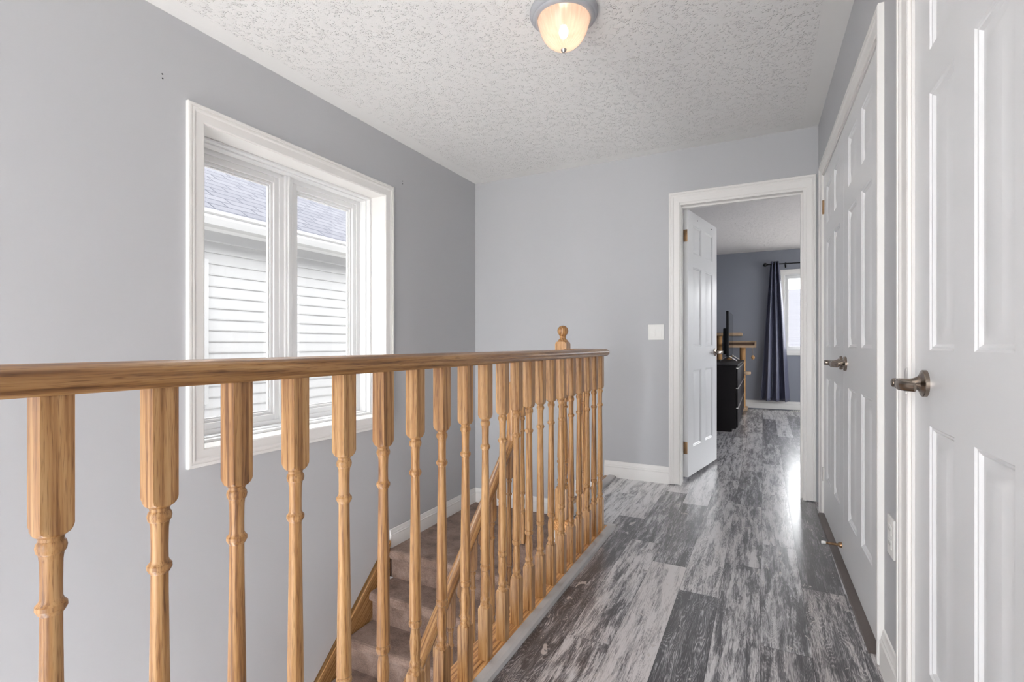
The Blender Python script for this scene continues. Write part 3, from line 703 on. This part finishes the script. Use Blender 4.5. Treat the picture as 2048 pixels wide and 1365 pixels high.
rings = [[(XR_ + h, YBACK + .02, RZ + v) for h, v in sec], [(XR_ + h, yr + h, RZ + v) for h, v in sec], [(-1.012, yr + h, RZ + v) for h, v in sec]]
b.loft(rings)
hr = b.build('handrail', M['oak_y'], rail, smooth=40); hr.matrix_parent_inverse = Matrix.Translation(-rail.location)
b0 = None
def addbal(parent, x, y, zb, Lz, first=None):
    if first is None: o = baluster(Lz).build('baluster', M['oak_z'], parent, smooth=28)
    else:
        o = first.copy(); COL.objects.link(o); o.parent = parent
    o.matrix_parent_inverse = Matrix.Translation(-parent.location); o.location = (x, y, zb)
    return o
ys = [.178, .2945, .4195, .540, .658, .781, .903, 1.023, 1.141, 1.263, 1.382, 1.500, 1.608, 1.715, 1.822, 1.935, 2.054, 2.176, 2.289, 2.411, 2.5245, 2.633]
for y in ys: 
    o = addbal(rail, XR_, y, .004, RZ - .002, b0); b0 = b0 or o
addbal(rail, -.905, yr, .004, RZ - .002, b0)
# newel with ball
nb = MB(); NX, NY, NH = -1.036, 2.698, .0345
Q = .0484
nb.turned([(-.34, Q), (.185, Q), (.192, .044), (.197, .036), (.200, .031), (.210, .031), (.214, .026), (.222, .025), (.228, .031), (.238, .032), (.245, .026), (.255, .025), (.29, .030), (.315, .031), (.332, .026), (.338, .033), (.347, .034), (.352, .028), (.37, .032), (.5, .0285),
           (.62, .024), (.652, .023), (.656, .028), (.664, .029), (.668, .024), (.688, .0245), (.692, .031), (.698, .033), (.702, .034), (.708, .041), (.716, .046), (.724, Q), (1.022, Q), (1.030, .045), (1.036, .040)], NH, 32, (NX, NY, 0))
o = nb.build('newel_post', M['oak_z'], rail, smooth=28); o.matrix_parent_inverse = Matrix.Translation(-rail.location)
pr = [(1.034, 0), (1.034, .030), (1.040, .031), (1.045, .028), (1.048, .024), (1.052, .019), (1.060, .0165), (1.066, .017), (1.069, .020), (1.0705, .0215)]
for i in range(13):
    a = -PI / 2 + .62 + (PI - .62) * i / 12; pr.append((1.0985 + .0315 * math.sin(a), .0315 * math.cos(a)))
fin = MB().lathe(pr, 32, (NX, NY, 0)).build('finial', M['oak_z'], o, smooth=40)

# lower stair railing
XH = -1.310
r2 = empty('stair_railing', (XH, 2.6, STZ), 0, label='sloping oak railing down the carpeted stairs, seen behind the hall balusters', cat='railing')
def r2c(name, mb, mat, **k):
    o = mb.build(name, mat, r2, **k); o.matrix_parent_inverse = Matrix.Translation(-r2.location); return o
hz = lambda y: .183 - .024 + .915 * (y - 2.278)      # underside of the sloping rail
b = MB()
LZ = .762; yq = 2.712
rings = [[(NX - .0352, yq + h, LZ + v) for h, v in sec], [(XH + h, yq + h, LZ + v) for h, v in sec], [(XH + h, 2.600, LZ + v) for h, v in sec]]
b.loft(rings); r2c('level_rail', b, M['oak_y'], smooth=40)
b = MB()     # gooseneck: upright block easing into the slope
def rs(yc, z, w, d): return [(XH - w, yc - d, z), (XH + w, yc - d, z), (XH + w, yc + d, z), (XH - w, yc + d, z)]
def rr_(yc, z, w, d, n=16):
    out = []
    for j in range(n):
        a = 2 * PI * j / n; c, s_ = math.cos(a), math.sin(a)
        out.append((XH + w * math.copysign(abs(c) ** .5, c), yc + d * math.copysign(abs(s_) ** .5, s_), z))
    return out
b.loft([rr_(2.581, z, w, d) for z, w, d in ((hz(2.58) - .03, .018, .017), (hz(2.58) + .01, .028, .026), (hz(2.58) + .045, .0265, .027), (hz(2.58) + .085, .024, .023), (.60, .0235, .022), (.74, .0235, .022), (.790, .0235, .022), (.800, .020, .018), (.803, .012, .010))])
r2c('gooseneck', b, M['oak_z'], smooth=40)
b = MB(); ln = 1.635 * math.hypot(1, .915)
b.loft([[(h, t, v) for h, v in sec] for t in (0, -ln)])
o = r2c('handrail', b, M['oak_y'], smooth=40); o.location = (XH, 2.585, hz(2.585)); o.rotation_euler.x = math.atan(.915)
for j in range(16):
    y = 2.553 - .1003 * j
    k = int((YN - y) / RUN + 1e-6); zb = STZ - RISE * (k + 1) if True else 0
    zb = STZ - RISE * max(1, k + 1)
    zb += .0015; Lz = hz(y) + .012 - zb
    addbal(r2, XH, y, zb, Lz)
addbal(r2, -1.302, 2.714, STZ / 2 + .0015, LZ - STZ / 2, None)

# ------------------------------------------------------------------ fittings
sw = empty('light_switch', (-.708, YF, 1.111), 0, label='white double rocker light switch left of the bedroom doorway', cat='light switch')
MB().bbox(-.057, .057, -.006, .0, -.057, .057, .0025).build('plate', M['plate'], sw)
for dx in (-.0235, .0235):
    MB().prism([(-.006, -.033), (-.0105, -.033), (-.0065, .033), (-.006, .033)], 'x', dx - .0165, dx + .0165).build('rocker', M['plate'], sw, smooth=0)
s0 = YF - 1.822
po = Vector((RW_O[0] + math.cos(RW_A) * s0, RW_O[1] + math.sin(RW_A) * s0, .450))
ou = empty('wall_outlet', po, RW_A, label='white wall outlet low between the closet doors and the near door', cat='outlet')
MB().bbox(-.039, .039, -.006, 0, -.058, .058, .0025).build('plate', M['plate'], ou)
for dz in (-.021, .021):
    f = MB().bbox(-.0165, .0165, -.0075, -.005, dz - .014, dz + .014, .001).build('socket', M['plate'], ou)
    MB().box(-.008, -.006, -.0078, -.0070, dz - .003, dz + .006).box(.006, .008, -.0078, -.0070, dz - .003, dz + .005).build('slot', M['hole'], f, smooth=0)

# ceiling light
def make_lamp(loc, label):
    l = empty('ceiling_light', loc, 0, label=label, cat='ceiling light')
    MB().lathe([(0, 0), (0, .142), (-.006, .144), (-.018, .1435), (-.026, .139), (-.030, .134), (-.031, .131), (-.036, .129), (-.040, .122), (-.041, .114), (-.034, .110), (-.030, .06), (-.03, 0)], 64).build('pan', M['pan'], l, smooth=40)
    pts = [(-.034, .1085), (-.041, .1115), (-.046, .1120), (-.056, .1090), (-.075, .1030), (-.095, .0955), (-.115, .085), (-.132, .071), (-.146, .054), (-.156, .036), (-.161, .018), (-.1625, .006)]
    sh = MB(); sh.strip([[(r * math.cos(2 * PI * j / 88), r * math.sin(2 * PI * j / 88), z) for j in range(89)] for z, r in pts])
    sh.build('shade', M['shade'], l, smooth=60)
    MB().lathe([(-.160, 0), (-.160, .011), (-.163, .0125), (-.167, .012), (-.171, .008), (-.176, .0065), (-.1775, 0)], 20).build('finial', M['steel'], l, smooth=40)
    pr = [(-.066, 0)]
    for i in range(1, 10):
        a = PI * i / 10; pr.append((-.087 - .026 * -math.cos(PI - a) if False else -.090 + .026 * math.cos(a), .019 * math.sin(a)))
    pr.append((-.116, 0)); MB().lathe(pr, 20, (0, 0, 0)).build('bulb', M['bulb'], l, smooth=60)
    MB().lathe([(-.03, .010), (-.064, .012)], 16).build('lamp_holder', M['plate'], l)
    return l
lamp = make_lamp((-.757, 1.982, ZC), 'lit ceiling light with ribbed frosted glass dome above the stairwell')

# ------------------------------------------------------------------ bedroom furniture
dr = empty('dresser', (-.53, 7.35, 0), 0, label='black-brown dresser against the bedroom wall, behind the open door', cat='dresser')
def dc(name, mb, mat, p=None, **k):
    o = mb.build(name, mat, p or dr, **k); 
    if p is None: o.matrix_parent_inverse = Matrix.Translation(-dr.location)
    return o
DY0, DY1, DXF, DXB = 6.31, 8.40, -.285, -.775
dc('body', MB().box(DXB, DXF, DY0, DY1, .04, .760).box(DXB, DXF - .045, DY0 + .01, DY1 - .01, 0, .04), M['ebony'], smooth=0)
dc('top', MB().bbox(DXB, DXF + .020, DY0 - .002, DY1 + .002, .760, .785, .002), M['ebony'])
nz = [(.055, .275), (.287, .505), (.517, .738)]
for (za, zb) in nz:
    for (ya, yb) in ((DY0 + .003, (DY0 + DY1) / 2 - .003), ((DY0 + DY1) / 2 + .003, DY1 - .003)):
        f = dc('drawer', MB().bbox(DXF + .001, DXF + .019, ya, yb, za, zb, .002), M['ebony'])
        dc('pull', MB().bbox(DXF - .001, DXF + .027, ya + .004, yb - .004, zb + .001, zb + .009, .001), M['steel'], f)
tv = empty('television', (-.43, 7.83, .785), 0, label='black flat television on the dresser, seen edge-on', cat='television')
def tc_(name, mb, mat, **k):
    o = mb.build(name, mat, tv, **k); return o
tc_('body', MB().bbox(-.022, .012, -.535, .535, .070, .690, .004).bbox(-.068, -.02, -.40, .40, .10, .46, .012), M['black'])
tc_('screen', MB().box(.0115, .0135, -.525, .525, .085, .680), M['screen'], smooth=0)
for sy_ in (-.40, .40):
    b = MB()
    for ex in (-.105, .105): b.tube([(-.004, sy_, .080), (ex * .5, sy_ + .01, .040), (ex, sy_ + .02, .0075)], [.010, .0085, .007], 8)
    tc_('stand_leg', b, M['steel'])
ct = empty('cat_tree', (-.33, 8.52, 0), 0, label='tan sisal cat tree standing behind the dresser and television', cat='cat tree')
def cc(name, mb, mat, p=None, **k): return mb.build(name, mat, p or ct, **k)
cc('base', MB().bbox(-.30, .11, -.10, .20, 0, .045, .012), M['plush'])
for (x, y, z0, z1) in ((-.30, .08, .045, 1.155), (-.155, .12, .045, 1.010), (.040, .02, .045, .996)):
    cc('post', MB().lathe([(z0, .042), (z1, .042)], 20, (x, y, 0)), M['sisal'])
cc('platform', MB().bbox(-.44, .035, -.04, .24, 1.155, 1.205, .016), M['plush'])
b = MB(); b.prism([(-.145, .972), (.185, 1.022), (.185, 1.072), (.163, 1.072), (.158, 1.042), (-.118, .996), (-.123, 1.006), (-.145, 1.006)], 'x', -.19, .23)
for x0 in (-.19, .208): b.prism([(-.143, .975), (.183, 1.024), (.183, 1.070), (-.143, 1.012)], 'x', x0, x0 + .022)
tr_ = cc('tray', b, M['plush'])
cc('cushion', MB().prism([(-.117, .997), (.157, 1.043), (.157, 1.052), (-.117, 1.005)], 'x', -.166, .206), M['cushion'], tr_)
cc('perch', MB().lathe([(.555, 0), (.555, .075), (.575, .085), (.600, .08), (.605, 0)], 24, (.075, -.02, 0)), M['plush'])
b = MB().tube([(.185, -.06, .985), (.186, -.06, .86)], .0022, 6); s_ = cc('string', b, M['plush'])
cc('toy_ball', MB().lathe([(.79, 0), (.797, .017), (.82, .026), (.84, .020), (.855, .006), (.857, 0)], 16, (.186, -.06, 0)), M['sisal'], s_)

# curtain and rod
YR = YB - .105
rod = empty('curtain_rod', (.06, YR, 2.262), 0, label='black curtain rod with ball end above the bedroom window', cat='curtain rod')
MB().lathe([(.0, .0085), (1.95, .0085)], 14, (0, 0, 0), 'x').build('rod', M['iron'], rod)
fb = [(-.012, 0), (-.010, .010), (0, .012)]
pr = [(-.068 + .030 - .030 * math.cos(PI * i / 10), .030 * math.sin(PI * i / 10)) for i in range(10)] + [(-.009, .011), (.004, .011), (.004, 0)]
MB().lathe(pr, 20, (0, 0, 0), 'x').build('finial', M['iron'], rod)
MB().tube([(.245, 0, 0), (.245, .06, -.002), (.245, .104, -.02)], .006, 8).bbox(.235, .255, .098, .105, -.05, .03, .002).build('bracket', M['iron'], rod)
def make_curtain():
    b = MB(); nz_, nx_ = 40, 97; rings = []
    for i in range(nz_ + 1):
        f = i / nz_; z = 2.305 + (.150 - 2.305) * f
        xl = .098 + (-.050 - .098) * f ** .95; xr = .215 + (.372 - .215) * f ** .9
        row = []
        for j in range(nx_):
            u = j / (nx_ - 1); ph = u * 2 * PI * 3.25
            amp = (.034 + .014 * f)
            x = xl + (xr - xl) * (u + .020 * math.sin(ph * 2 + 1.0) * f)
            y = YR + amp * math.sin(ph + .35 * math.sin(f * 3 + u * 5)) + .010 * math.sin(u * 23 + f * 4) * f
            row.append((x, y, z + (.008 * math.sin(ph) if i == nz_ else 0)))
        rings.append(row)
    b.strip(rings)
    o = b.build('curtain', M['curtain'], None, smooth=80)
    so = o.modifiers.new('thick', 'SOLIDIFY'); so.thickness = .003
    return tag(o, 'navy blue satin curtain hanging from the black rod, gathered left of the bedroom window', 'curtain')
make_curtain()
fv = empty('floor_vent', (.44, YB - .10, 0), 0, label='small beige floor vent below the bedroom window', cat='vent')
b = MB(); b.bbox(-.06, .25, -.055, .055, 0, .008, .002); b.build('plate', M['plate'], fv)
b = MB()
for i in range(12): b.box(-.045 + i * .024, -.033 + i * .024, -.04, .04, .0075, .0086)
b.build('slots', M['hole'], fv, smooth=0)

# ------------------------------------------------------------------ outside
def uvplane(name, q, mat, parent=None, su=1.0):
    me = bpy.data.meshes.new(name); me.from_pydata(q, [], [(0, 1, 2, 3)]); ul = me.uv_layers.new(name='UVMap')
    w = (Vector(q[1]) - Vector(q[0])).length; h = (Vector(q[3]) - Vector(q[0])).length
    for i, c in enumerate(((0, 0), (w, 0), (w, h), (0, h))): ul.data[i].uv = c
    me.materials.append(mat); o = bpy.data.objects.new(name, me); COL.objects.link(o)
    if parent: o.parent = parent; o.matrix_parent_inverse = Matrix.Translation(-parent.location)
    so = o.modifiers.new('thick', 'SOLIDIFY'); so.thickness = .04
    return o
HXW = -4.5
hs = empty('house', (HXW - 2, 3, -3), 0, label='neighbouring house with white siding and grey shingle roof outside the hall window', cat='house')
def hc(name, mb, mat, p=None, **k):
    o = mb.build(name, mat, p or hs, **k)
    if p is None: o.matrix_parent_inverse = Matrix.Translation(-hs.location)
    return o
pts = []; z = 2.062; lap = .1016
while z > -3:
    pts += [(HXW + .002, z), (HXW + .0125, z - lap + .012), (HXW + .011, z - lap + .0005), (HXW + .001, z - lap)]; z -= lap
b = MB(); b.loft([[(x, y, z_) for x, z_ in [(HXW - .1, 2.062)] + pts + [(HXW - .1, -3)]] for y in (-4, 11)])
hc('siding', b, M['siding'], smooth=0)
b = MB(); b.box(HXW - .1, HXW + .17, -4.1, 11.1, 2.058, 2.065); hc('soffit', b, M['soffit'], smooth=0)
b = MB(); b.prism([(HXW + .16, 2.052), (HXW + .26, 2.058), (HXW + .285, 2.112), (HXW + .275, 2.138), (HXW + .295, 2.152), (HXW + .295, 2.178), (HXW + .17, 2.178)], 'y', -4.1, 11.1); hc('gutter', b, M['siding'], smooth=0)
E_ = (HXW + .24, 2.162); T_ = (HXW - 3.4, 2.162 + 3.64 * .62)
uvplane('roof', [(E_[0], -4.1, E_[1]), (E_[0], 11.1, E_[1]), (T_[0], 11.1, T_[1]), (T_[0], -4.1, T_[1])], M['shingle'], hs)
b = MB(); 
for (y0, y1, z0, z1) in ((2.69, 2.76, .48, 1.79), (1.76, 1.83, .48, 1.79), (1.83, 2.69, .48, .55), (1.83, 2.69, 1.72, 1.79)): b.bbox(HXW, HXW + .045, y0, y1, z0, z1, .006)
wf = hc('window_frame', b, M['siding'])
hc('pane', MB().box(HXW + .012, HXW + .018, 1.83, 2.69, .55, 1.72), M['screen'], wf, smooth=0).matrix_parent_inverse = Matrix.Identity(4)
h2 = empty('house', (3, 17, -3), 0, label='house with pale shingled roof seen through the bedroom window', cat='house')
o = MB().box(-5, 12, 15.6, 24, -3, .75).build('wall', M['siding'], h2, smooth=0); o.matrix_parent_inverse = Matrix.Translation(-h2.location)
uvplane('roof', [(-5.4, 15.2, .62), (12.4, 15.2, .62), (12.4, 19.6, 2.92), (-5.4, 19.6, 2.92)], M['shingle2'], h2)
S(MB().box(-40, 40, -40, 60, -3.2, -3.0).build('ground', M['ground'], smooth=0), 'grey ground between the houses', 'ground')

# unseen roof and eave, added to keep sky light off the siding next door
b = MB(); b.prism([(XL - .72, ZC + .16), (XL - .72, ZC + .30), (.9, ZC + 2.3), (4.0, ZC + .45), (4.0, ZC + .31), (2.7, ZC + .31)], 'y', YBACK - .5, YB + .5)
S(b.build('roof', M['shingle'], smooth=0), 'unseen roof and eave of this house, added to shade the siding next door', 'roof')

# ------------------------------------------------------------------ light
wd = bpy.data.worlds.new('World'); scene.world = wd; wd.use_nodes = True
bg = wd.node_tree.nodes['Background']
bg.inputs[0].default_value = (0.965, 0.98, 1.0, 1); bg.inputs[1].default_value = 5.0
def portal(name, loc, rot, sx, sy):
    ld = bpy.data.lights.new(name, 'AREA'); ld.shape = 'RECTANGLE'; ld.size = sx; ld.size_y = sy; ld.cycles.is_portal = True
    o = bpy.data.objects.new(name, ld); COL.objects.link(o); o.location = loc; o.rotation_euler = rot
    return o
portal('hall_window_portal', (XL - .30, (WY0 + WY1) / 2, (WZ0 + WZ1) / 2), (0, -PI / 2, 0), WZ1 - WZ0, WY1 - WY0)
portal('bedroom_window_portal', ((BWX0 + BWX1) / 2, YB + .2, (BWZ0 + BWZ1) / 2), (-PI / 2, 0, 0), BWX1 - BWX0, BWZ1 - BWZ0)
portal('bedroom_fill_portal', (XBR + .2, (VY0 + VY1) / 2, (VZ0 + VZ1) / 2), (0, PI / 2, 0), VZ1 - VZ0, VY1 - VY0)
sd = bpy.data.lights.new('fill_sun', 'SUN'); sd.energy = 26.0; sd.angle = R(1.5); sd.color = (1.0, .975, .95)  # added for bounce light indoors, entering by the unseen tall window
so_ = bpy.data.objects.new('fill_sun', sd); COL.objects.link(so_); so_.rotation_euler = Vector((.08, .60, -.80)).to_track_quat('-Z', 'Y').to_euler()
portal('fill_window_portal', ((BX0 + BX1) / 2, YBACK - .2, (BZ0 + BZ1) / 2), (PI / 2, 0, 0), BX1 - BX0, BZ1 - BZ0)

# ------------------------------------------------------------------ camera and colour
cam = bpy.data.cameras.new('Camera'); co = bpy.data.objects.new('Camera', cam); COL.objects.link(co)
cam.sensor_fit = 'HORIZONTAL'; cam.sensor_width = 36.0; cam.lens = 993.9 / 2048 * 36.0
cam.shift_y = (689.5 - 682.5) / 2048
cam.clip_start = 0.02
co.location = (0, 0, H); co.rotation_euler = (PI / 2, 0, R(26.842))
scene.camera = co
vs_ = scene.view_settings
vs_.view_transform = 'Standard'; vs_.look = 'None'; vs_.gamma = 1.0; vs_.use_curve_mapping = False; vs_.exposure = 0.95
cy = scene.cycles
cy.use_denoising = True
cy.max_bounces = 12; cy.diffuse_bounces = 6; cy.glossy_bounces = 4; cy.transparent_max_bounces = 12
cy.sample_clamp_indirect = 6.0
